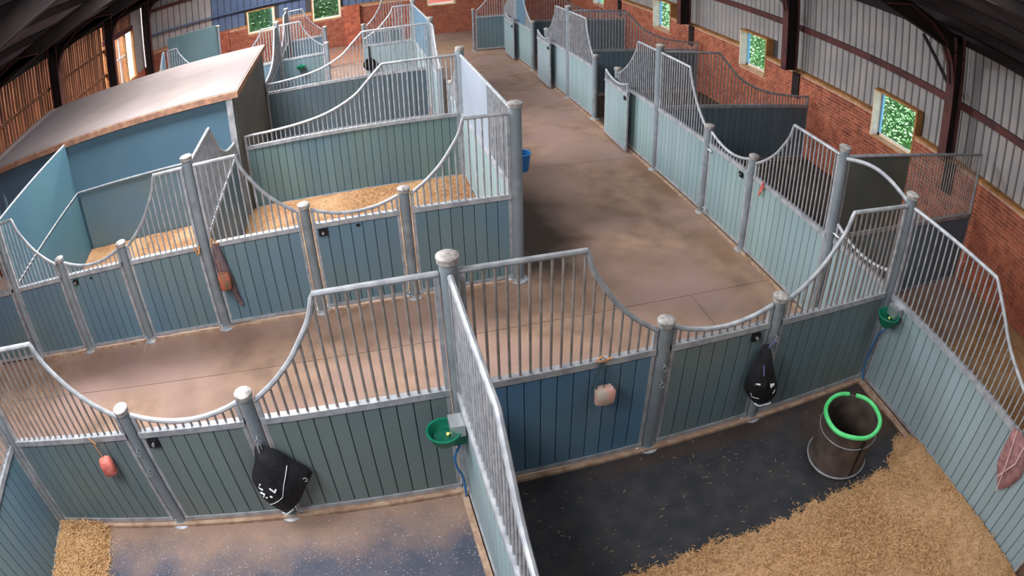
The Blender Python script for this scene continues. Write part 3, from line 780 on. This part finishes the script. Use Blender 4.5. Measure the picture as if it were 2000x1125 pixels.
# doorway between the near right stable corner and the aisle front, with bowed header
hd = root('door_header', (X3,0,0), 0, 'bowed steel header rail over the doorway behind the corner post', 'rail')
MB().tube([(0,.07+1.2*i/12,2.44+.12*math.sin(PI*i/12)) for i in range(13)], .028, 10).build('rail', GALV, hd, True)
d = panel('stable_door', 'brightly lit door under the bowed header rail, seen through the near grille', 'door', (X3+.03,G1), (X3+.03,.0), 'door', 0, DR, bm=BOARD_LIT)
bolt(d, .06, 1.4, -1)
# far gate across the aisle
panel('far_gate', 'dark gate standing across the far end of the aisle', 'gate', (X3+.1,18.45), (3.95,18.45), 'panel', .5, 'far gates', bm=BOARD_SHADED, barm=RUSTY, **kw)
post(3.95, 18.45, False, 'short pale post at the free end of the far dark gate', (), PG, r=.045)

# ================================================================== BEDDING AND MATS
def bedding(name, label, outline_fn, x0, x1, y0, y1, hfun, m, cat, nfib, nx=70, ny=60, fm=None, seed=1, fl=(.03,.09)):
    rnd = random.Random(seed); mb = MB()
    for j in range(ny+1):
        for i in range(nx+1):
            x = x0+(x1-x0)*i/nx; y = y0+(y1-y0)*j/ny
            mb.v.append((x, y, hfun(x,y)))
    for j in range(ny):
        for i in range(nx):
            a = j*(nx+1)+i; q = (a,a+1,a+nx+2,a+nx+1)
            if max(mb.v[k][2] for k in q) > .004: mb.f.append(q)
    r = root(name, (0,0,0), 0, label, cat, None, 'stuff')
    o = mb.build('bed', m, r, True)
    fb = MB(); fb2 = MB()
    for k in range(nfib):
        x = rnd.uniform(x0,x1); y = rnd.uniform(y0,y1); h = hfun(x,y)
        if h < .006: 
            if rnd.random() > .10 or h < -.015: continue
            h = .03
        t = fb if rnd.random() < .65 else fb2
        a = rnd.uniform(0,2*PI); L = rnd.uniform(*fl); e = rnd.uniform(-.25,.35)
        dx, dy, dz = math.cos(a)*L/2, math.sin(a)*L/2, e*L/2; w = .0028; px, py = -math.sin(a)*w, math.cos(a)*w
        z = max(h,.012)+.006+abs(dz); n = len(t.v)
        t.v += [(x-dx-px,y-dy-py,z-dz),(x+dx-px,y+dy-py,z+dz),(x+dx+px,y+dy+py,z+dz),(x-dx+px,y-dy+py,z-dz)]; t.f.append((n,n+1,n+2,n+3))
    fb.build('straw', STRAWF, r); fb2.build('straw', STRAWF2, r)
    return r
from mathutils import noise
def nz(x,y,s,seed=0): return noise.noise(Vector((x*s,y*s,seed)))
def ss(a,b,x):
    t = min(1,max(0,(x-a)/(b-a))); return t*t*(3-2*t)
def hR(x,y):
    edge = -1.36+.09*nz(x,0,1.7)+.05*nz(x,y,5)-.10*ss(3.2,2.0,x)*0
    if x > 4.3: edge += .35*ss(4.3,4.9,x)
    d = (edge-y)+.02*nz(x,y,14)
    d = min(d, (x-.62+.25*nz(0,y,2)+( -1.42-y)*.35)*1.0)
    return -.02 + .11*ss(-.02,.5,d) + .02*ss(0,.1,d) + (.022*nz(x,y,7)+.014*nz(x,y,19))*ss(.0,.15,d) + .05*ss(.8,2.2,d)
bedding('bedding', 'golden brown chopped straw bed filling the front of the near right stable', None, .3, 4.985, -4.2, -.85, hR, SHAV, 'bedding', 34000, 110, 90, seed=2, fl=(.015,.06))
def hL(x,y):
    e = -3.98+.12*nz(0,y,2.3)+.06*nz(x,y,6)
    d = e-x
    return -.02+.13*ss(-.02,.4,d)+(.03*nz(x,y,6)+.015*nz(x,y,17))*ss(0,.2,d)
bedding('bedding', 'loose yellow straw heaped against the bottom left partition', None, C0+.05, -3.6, -2.2, -.08, hL, SHAV, 'bedding', 9000, 50, 60, seed=3, fl=(.05,.16))
def hM(x,y):
    d = y-4.2+.3*nz(x,0,1.1)
    return .005+.05*ss(0,.8,d)+.05*ss(5.5,7,y)+.02*nz(x,y,3)+.01*nz(x,y,11)
bedding('bedding', 'orange brown shavings covering the right stable of the middle row', None, T+.04, Q5-.04, Y2+.05, Y3-.05, hM, SHAVM, 'bedding', 5000, 80, 70, seed=4, fl=(.03,.08))
bedding('bedding', 'tan shavings covering the left stable of the middle row', None, -6.42, T-.04, Y2+.05, 6.94, hM, SHAVM, 'bedding', 2500, 60, 60, seed=5, fl=(.03,.08))
def hT(x,y):
    d = (-.0-y)+.6*nz(x,y,1.2)+ss(7,9,x)*.6
    return -.02+.10*ss(0,.6,d)+.03*nz(x,y,5)*ss(0,.3,d)
bedding('bedding', 'orange straw bed beyond the right partition beside the brick wall', None, P6+.07, XW-.06, -3.2, 1.2, hT, SHAV, 'bedding', 5000, 60, 60, seed=6, fl=(.04,.12))
rnd = random.Random(11); mb = MB()
for k in range(230):
    x, y = rnd.uniform(P3+.15,P6-.2), rnd.uniform(-1.5,-.12)
    if abs(x-3.82) < .4 and abs(y+1) < .4: continue
    a = rnd.uniform(0,2*PI); Lh = rnd.choice((.004,.006,.008,.02)); dx, dy = math.cos(a)*Lh, math.sin(a)*Lh; px, py = -math.sin(a)*.002, math.cos(a)*.002; n = len(mb.v)
    mb.v += [(x-dx-px,y-dy-py,.019),(x+dx-px,y+dy-py,.022),(x+dx+px,y+dy+py,.022),(x-dx+px,y-dy+py,.019)]; mb.f.append((n,n+1,n+2,n+3))
tag(mb.build('loose_straw', STRAWF, None), 'stray straw wisps scattered over the black mat', 'straw', None, 'stuff')
mt = MB().box((P3+.1,-4.2,0),(P6-.14,-.09,.016)).build('rubber_mat', RUB); tag(mt, 'black rubber matting on the floor of the near right stable', 'mat')
mt = MB().box((C0+.04,-4.2,0),(P3-.1,-.09,.012)).build('rubber_mat', RUBD); tag(mt, 'dusty grey rubber matting on the floor of the near left stable', 'mat')
for (a,b,lb) in (((X3+.05,G1+.05),(XW-.02,G4-.05),'dark mucky mat in the first stable right of the aisle'),((X3+.05,G4+.05),(XW-.02,G8-.05),'dark mucky mat in the stable behind the open doorway')):
    mt = MB().box(a+(0,), b+(.014,)).build('rubber_mat', DIRT); tag(mt, lb, 'mat')

# ================================================================== LOOSE THINGS
def puff(name, outline, thick, m, parent, plane='y', at=0.0, sgn=-1, rings=7, exp=.5, n=44):
    """a soft bag: 2D outline (a,z) on a plane, bulging towards the viewer side"""
    L = [Vector(p) for p in outline]; L.append(L[0])
    seg = [(L[i+1]-L[i]).length for i in range(len(L)-1)]; tot = sum(seg); pts = []
    for k in range(n):
        t = tot*k/n; i = 0
        while t > seg[i]: t -= seg[i]; i += 1
        pts.append(L[i]+(L[i+1]-L[i])*(t/seg[i]))
    pts = [(pts[k-1]+pts[k]*6+pts[(k+1)%n])/8 for k in range(n)]
    c = sum(pts, Vector((0,0)))/n; mb = MB()
    for r in range(rings+1):
        s = 1-r/rings
        dep = thick*(1-s**2)**exp
        for p in pts:
            q = c+(p-c)*s
            dd = dep*(1+.12*noise.noise(Vector((q.x*14,q.y*14,3)))+.10*math.sin(q.x*40+q.y*9)*(1-s))
            mb.v.append((q.x, at+sgn*dd, q.y) if plane == 'y' else (at+sgn*dd, q.x, q.y))
    for r in range(rings):
        for k in range(n):
            k2 = (k+1)%n; mb.f.append((r*n+k, r*n+k2, (r+1)*n+k2, (r+1)*n+k))
    mb.f.append(tuple(range(n)))
    o = mb.build(name, m, parent, True); return o, c
def front_of(c, outline, thick, p):
    # rough depth of the puffed surface at p
    L = [Vector(q) for q in outline]; v = Vector(p)-c; best = 1e9
    for i in range(len(L)):
        a, b = L[i]-c, L[(i+1)%len(L)]-c
        e = b-a; den = v.x*e.y-v.y*e.x
        if abs(den) < 1e-9: continue
        t = (a.x*e.y-a.y*e.x)/den
        if t > 0: best = min(best, t)
    s = min(1, 1/best if best < 1e8 else 0)
    return thick*(1-s*s)**.5
# left black haynet bag
def strokes(m, c, ol, th, at, lines, r=.006, sgn=-1):
    for ln in lines:
        pts = []
        for (a,z0),(b,z1) in zip(ln, ln[1:]):
            for k in range(4):
                t = k/4; pts.append((a+(b-a)*t, z0+(z1-z0)*t))
        pts.append(ln[-1])
        m.tube([(a, at+sgn*(front_of(c,ol,th,(a,z))*1.06+.004), z) for a,z in pts], r, 5)
def mark(c, ol, th, at, lines, rr, nm):
    for ln in lines:
        m = MB(); strokes(m, c, ol, th, at, [ln], rr); m.build(nm, WHITE, bag, True)
n1 = root('haynet_bag', (0,0,0), 0, 'black fabric hay bag hanging wide open from the left short post', 'hay bag', 'black hay bags')
ol = [(-1.87,1.08),(-1.77,1.06),(-1.66,.99),(-1.60,.88),(-1.47,.75),(-1.42,.65),(-1.56,.43),(-1.65,.27),(-1.83,.12),(-1.91,.23),(-2.01,.38),(-2.04,.62),(-2.01,.73),(-1.93,.87)]
bag, c = puff('bag', ol, .16, BLACKF, n1, at=-.08, exp=.55)
A1 = (c, ol, .16, -.08)
mark(*A1, [[(-1.62,.86),(-1.70,.70),(-1.76,.54),(-1.93,.39)]], .004, 'seam_piping')
mark(*A1, [[(-1.97,.69),(-1.93,.69),(-1.97,.63),(-1.93,.62)],[(-1.97,.57),(-1.93,.57),(-1.955,.52)],[(-1.85,.67),(-1.81,.62),(-1.79,.66)],[(-1.88,.56),(-1.86,.545)],[(-1.93,.52),(-1.915,.53)]], .009, 'printed_mark')
mark(*A1, [[(-1.86,.215),(-1.81,.20),(-1.73,.245)]], .007, 'hem_tape')
m = MB().tube([(-1.50+.022*math.cos(w), -.175, .665+.022*math.sin(w)) for w in [2*PI*k/12 for k in range(12)]], .006, 6, closed=True); m.build('eyelet', CHROME, bag, True)
m = MB().tube([(P2,-.10,1.14),(-1.83,-.12,1.10),(-1.83,-.13,1.03)], .008, 6); m.tube([(P2+.01,-.10,1.12),(-1.80,-.11,1.05)], .006, 6); m.build('hanging_chain', CHROME, n1, True)
n2 = root('haynet_bag', (0,0,0), 0, 'black fabric hay bag bunched narrow on the right short post', 'hay bag', 'black hay bags')
ol2 = [(2.99,1.13),(3.08,1.12),(3.16,.90),(3.25,.71),(3.35,.52),(3.36,.37),(3.28,.27),(3.12,.28),(2.98,.44),(2.885,.58),(2.88,.69),(2.92,.86),(2.97,.99)]
bag, c2 = puff('bag', ol2, .17, BLACKF, n2, at=-.085, exp=.6)
A2 = (c2, ol2, .17, -.085)
mark(*A2, [[(2.91,.745),(2.965,.79)],[(2.915,.715),(2.95,.70),(2.99,.71)],[(2.91,.67),(2.95,.68)],[(3.10,.72),(3.11,.675),(3.15,.70)]], .010, 'printed_mark')
mark(*A2, [[(2.93,.57),(2.96,.51),(3.03,.50)],[(3.17,.56),(3.21,.60),(3.23,.65)]], .004, 'seam_piping')
mark(*A2, [[(3.09,.315),(3.18,.30),(3.27,.325)]], .010, 'hem_tape')
m = MB().tube([(P5,-.10,1.16),(3.06,-.12,1.10)], .010, 6); m.tube([(3.10,-.11,1.14),(3.02,-.13,1.0),(2.99,-.24,.84)], .009, 6); m.build('drawstring', mat('violet_cord',(92,88,132),rough=.9), n2, True)

# salt licks
def lick(name, label, c, s, m, cord, cordpts, tilt=0, y=-.1, group='salt licks on cords'):
    r = root('salt_lick', (c[0], y, c[1]), tilt, label, 'salt lick', group)
    mb = MB(); import bmesh
    w, h, d = s; rn = random.Random(int(c[0]*100)); P = []
    N = 14; prof = []
    k = len(mb.v)
    rings = [(-h,.72),(-h*.8,.95),(0,1.0),(h*.7,.97),(h,.75)]
    for z, f in rings:
        for j in range(N):
            a = 2*PI*j/N; ca, sa = math.cos(a), math.sin(a); e = .55
            x = math.copysign(abs(ca)**e, ca)*w*f; yy = math.copysign(abs(sa)**e, sa)*d*f
            mb.v.append((x*(1+.05*rn.uniform(-1,1)), yy, z*(1+.05*rn.uniform(-1,1))))
    for i in range(len(rings)-1):
        for j in range(N): mb.f.append((k+i*N+j, k+i*N+(j+1)%N, k+(i+1)*N+(j+1)%N, k+(i+1)*N+j))
    mb.f.append(tuple(k+j for j in reversed(range(N)))); mb.f.append(tuple(k+(len(rings)-1)*N+j for j in range(N)))
    mb.build('block', m, r, True)
    q = MB()
    for path in cordpts: q.tube([(x-c[0], yy-y, z-c[1]) for x,yy,z in path], .005, 5)
    q.build('cord', cord, r)
    return r
lick('a', 'small pink salt lick hanging left of the first short post', (-3.55,1.02), (.085,.095,.065), PINK, CORD, [[(-3.56,-.1,1.1),(-3.60,-.045,1.33)],[(-3.62,-.05,1.36),(-3.56,-.07,1.28)]], .3, y=-.12)
lick('b', 'pale pink salt block on dark cords near the tall central post', (1.27,1.0), (.095,.09,.06), PINKP, CORDG, [[(1.19,-.11,1.08),(1.24,-.04,1.34)],[(1.34,-.11,1.08),(1.27,-.04,1.34)],[(1.26,-.11,1.08),(1.26,-.04,1.34)],[(1.15,-.09,1.06),(1.24,-.04,1.34)]], 0, y=-.12)
t = MB().tube([(1.19,-.05,1.35),(1.24,-.05,1.40),(1.29,-.05,1.35),(1.34,-.05,1.37),(1.30,-.04,1.33),(1.22,-.05,1.34)], .009, 5).build('twine_knot', CORD); tag(t, 'orange baler twine knotted on the rail above the pale salt block', 'twine')
n3 = root('haynet_strap', (0,0,0), 0, 'limp brown haynet strap with red salt lick on the middle row', 'strap')
puff('strap', [(-2.66,1.33),(-2.55,1.33),(-2.50,1.0),(-2.46,.8),(-2.44,.5),(-2.40,.36),(-2.43,.30),(-2.48,.36),(-2.52,.6),(-2.60,.7),(-2.66,.8),(-2.68,1.05)], .05, mat('strap_cloth',(112,92,96),(86,72,78),9,rough=.9), n3, at=Y2-.05)
lick('c', 'round red-brown salt lick tied in the haynet strap of the middle row', (-2.57,.80), (.09,.12,.07), mat('salt_red',(176,92,76),(120,96,70),14,rough=.7,bump=.3), CORD, [[(-2.60,Y2-.1,.9),(-2.62,Y2-.045,1.32)]], .2, y=Y2-.13)
t = MB().tube([(-2.66,Y2-.05,1.30),(-2.64,Y2-.05,1.42),(-2.60,Y2-.05,1.34),(-2.55,Y2-.05,1.33)], .014, 5).build('twine_knot', CORD); tag(t, 'pale twine knot on the middle row rail above the haynet strap', 'twine')
t = MB().tube([(-2.92,Y2-.05,1.33),(-2.88,Y2-.06,1.22),(-2.84,Y2-.05,1.33),(-2.86,Y2-.07,1.24)], .016, 5).build('twine_knot', CORD); tag(t, 'twine scrap on the rail just left of the tall middle row post', 'twine')
t = MB().tube([(X3-.05,2.95,1.36),(X3-.06,2.98,1.24),(X3-.07,3.0,1.12),(X3-.05,2.93,1.3)], .016, 5).build('red_scrap', PINK); tag(t, 'red rag tied to the rail of the nearest right aisle panel', 'rag')
# pinkish haynet on the right partition
n4 = root('haynet', (0,0,0), 0, 'limp dusty pink haynet hanging at the right frame edge', 'haynet')
puff('net', [(-2.62,1.34),(-2.78,1.36),(-2.98,1.3),(-3.10,1.0),(-3.02,.78),(-2.96,.70),(-2.90,.62),(-2.84,.66),(-2.74,.76),(-2.66,.84),(-2.62,1.05)], .07, CLOTH, n4, plane='x', at=P6-.04, sgn=-1)
m = MB().tube([(P6-.13,-2.90,.66),(P6-.14,-2.82,1.0),(P6-.08,-2.70,1.36)], .008, 5); m.tube([(P6-.12,-2.80,.80),(P6-.13,-2.93,1.1),(P6-.06,-2.90,1.36)], .008, 5); m.build('drawstring', mat('net_cord',(206,180,170),rough=.9), n4)

# automatic drinkers
def drinker(label, c, wall_x, hose):
    r = root('drinking_bowl', c, 0, label, 'drinker', 'green automatic drinkers')
    R = .145
    m = MB().lathe([(.03,-.13),(.08,-.125),(.115,-.08),(R-.005,.0),(R+.008,.012),(R+.004,.022),(R-.012,.016),(R-.02,-.01),(.10,-.075),(.06,-.10),(.001,-.105)], n=28)
    m.build('bowl', GREEN, r, True)
    w = MB().lathe([(.001,-.055),(.105,-.055)], n=24); w.build('water', mat('water',(18,84,66),rough=.05), r)
    dx = wall_x-c[0]
    MB().box((.05,-.075,-.02),(dx,.085,.10)).build('valve_cover', CHROME, r)
    MB().tube([(.03,0,-.045),(.03,0,-.03)], .015, 10).build('nose_valve', mat('yellow_valve',(226,214,120),rough=.5), r)
    MB().box((.06,-.05,-.14),(dx,.05,-.02)).build('bracket', GREEN, r)
    h = MB().tube([(x-c[0],y-c[1],z-c[2]) for x,y,z in smooth_poly(hose,4)], .011, 7); h.build('hose', BLUE, r, True)
drinker('green drinking bowl on the central partition, left stable side', (-.20,-.30,1.13), -.03, [(-.08,-.30,1.0),(-.08,-.28,.92),(-.13,-.25,.75),(-.12,-.2,.55),(-.07,-.17,.35),(-.06,-.15,.05)])
drinker('green drinking bowl in the back right corner of the near right stable', (4.81,-.27,1.19), 4.995, [(4.93,-.24,1.05),(4.90,-.22,.95),(4.93,-.12,.80),(4.93,-.08,.62),(4.94,-.05,.40),(4.94,-.06,.2),(4.95,-.10,.06)])
# barrel feeder
br = root('feed_barrel', (3.82,-1.0,.016), 0, 'dark cut-down barrel with bright green rim on the black mat', 'barrel')
MB().lathe([(.001,.03),(.34,.03),(.345,0),(.37,.0),(.375,.03),(.362,.06),(.352,.3),(.345,.55),(.345,.62),(.325,.62),(.325,.1),(.001,.1)], n=40).build('body', BARREL, br, True)
MB().tube([(.36*math.cos(w),.36*math.sin(w),.47) for w in [2*PI*k/36 for k in range(36)]], .006, 6, closed=True).build('hoop', GALV, br, True)
MB().tube([(.376*math.cos(w),.376*math.sin(w),.04) for w in [2*PI*k/36 for k in range(36)]], .010, 6, closed=True).build('hoop', GALV, br, True)
aa = [math.radians(62)+math.radians(345)*k/44 for k in range(45)]
MB().tube([(.345*math.cos(w),.345*math.sin(w),.622+.006*math.sin(5*w)) for w in aa], .026, 10).build('rim_hose', GREENL, br, True)
a = math.radians(-100); MB().box((.35*math.cos(a)-.006,.35*math.sin(a)-.02,.04),(.35*math.cos(a)+.006,.35*math.sin(a)+.0,.57)).build('seam', BLACK, br)
# blue bucket on the aisle fence
bk = root('bucket', (1.70,4.15,1.36), 0, 'small blue bucket hooked on the aisle fence behind the corner post', 'bucket')
MB().lathe([(.001,0),(.095,0),(.125,.25),(.135,.25),(.135,.262),(.118,.262),(.088,.015),(.001,.015)], n=24).build('body', BLUEB, bk, True)
MB().tube([(.13*math.cos(w), 0, .25+.10*math.sin(w)) for w in [PI*k/12 for k in range(13)]], .005, 5).build('handle', GALV, bk)
MB().box((-.21,-.015,.2),(-.12,.015,.27)).build('hook', GALV, bk)
# black tub in the far stable
tb = root('rubber_manger', (.12,Y5-.03,.74), 0, 'round black rubber manger hung on the far crosswise grille', 'manger')
mm = MB().lathe([(.001,.0),(.17,.0),(.19,.16),(.2,.17),(.18,.17),(.15,.03),(.001,.03)], n=28); mm.v = [(x,-z-.02,y) for x,y,z in mm.v]; mm.build('body', BLACK, tb, True)
MB().box((-.02,-.05,.15),(.02,.0,.55)).build('hook', BLACK, tb)
# green bowl in the far open stable
gb = root('drinking_bowl', (-1.95,15.0,1.05), 0, 'small green drinking bowl in the open stable behind the store', 'drinker', 'green automatic drinkers')
MB().box((-.03,.10,-.1),(.03,.17,.02)).build('bracket', GREEN, gb)
MB().lathe([(.001,-.12),(.08,-.11),(.14,0),(.15,.01),(.13,.005),(.06,-.09),(.001,-.09)], n=20).build('bowl', GREEN, gb, True)
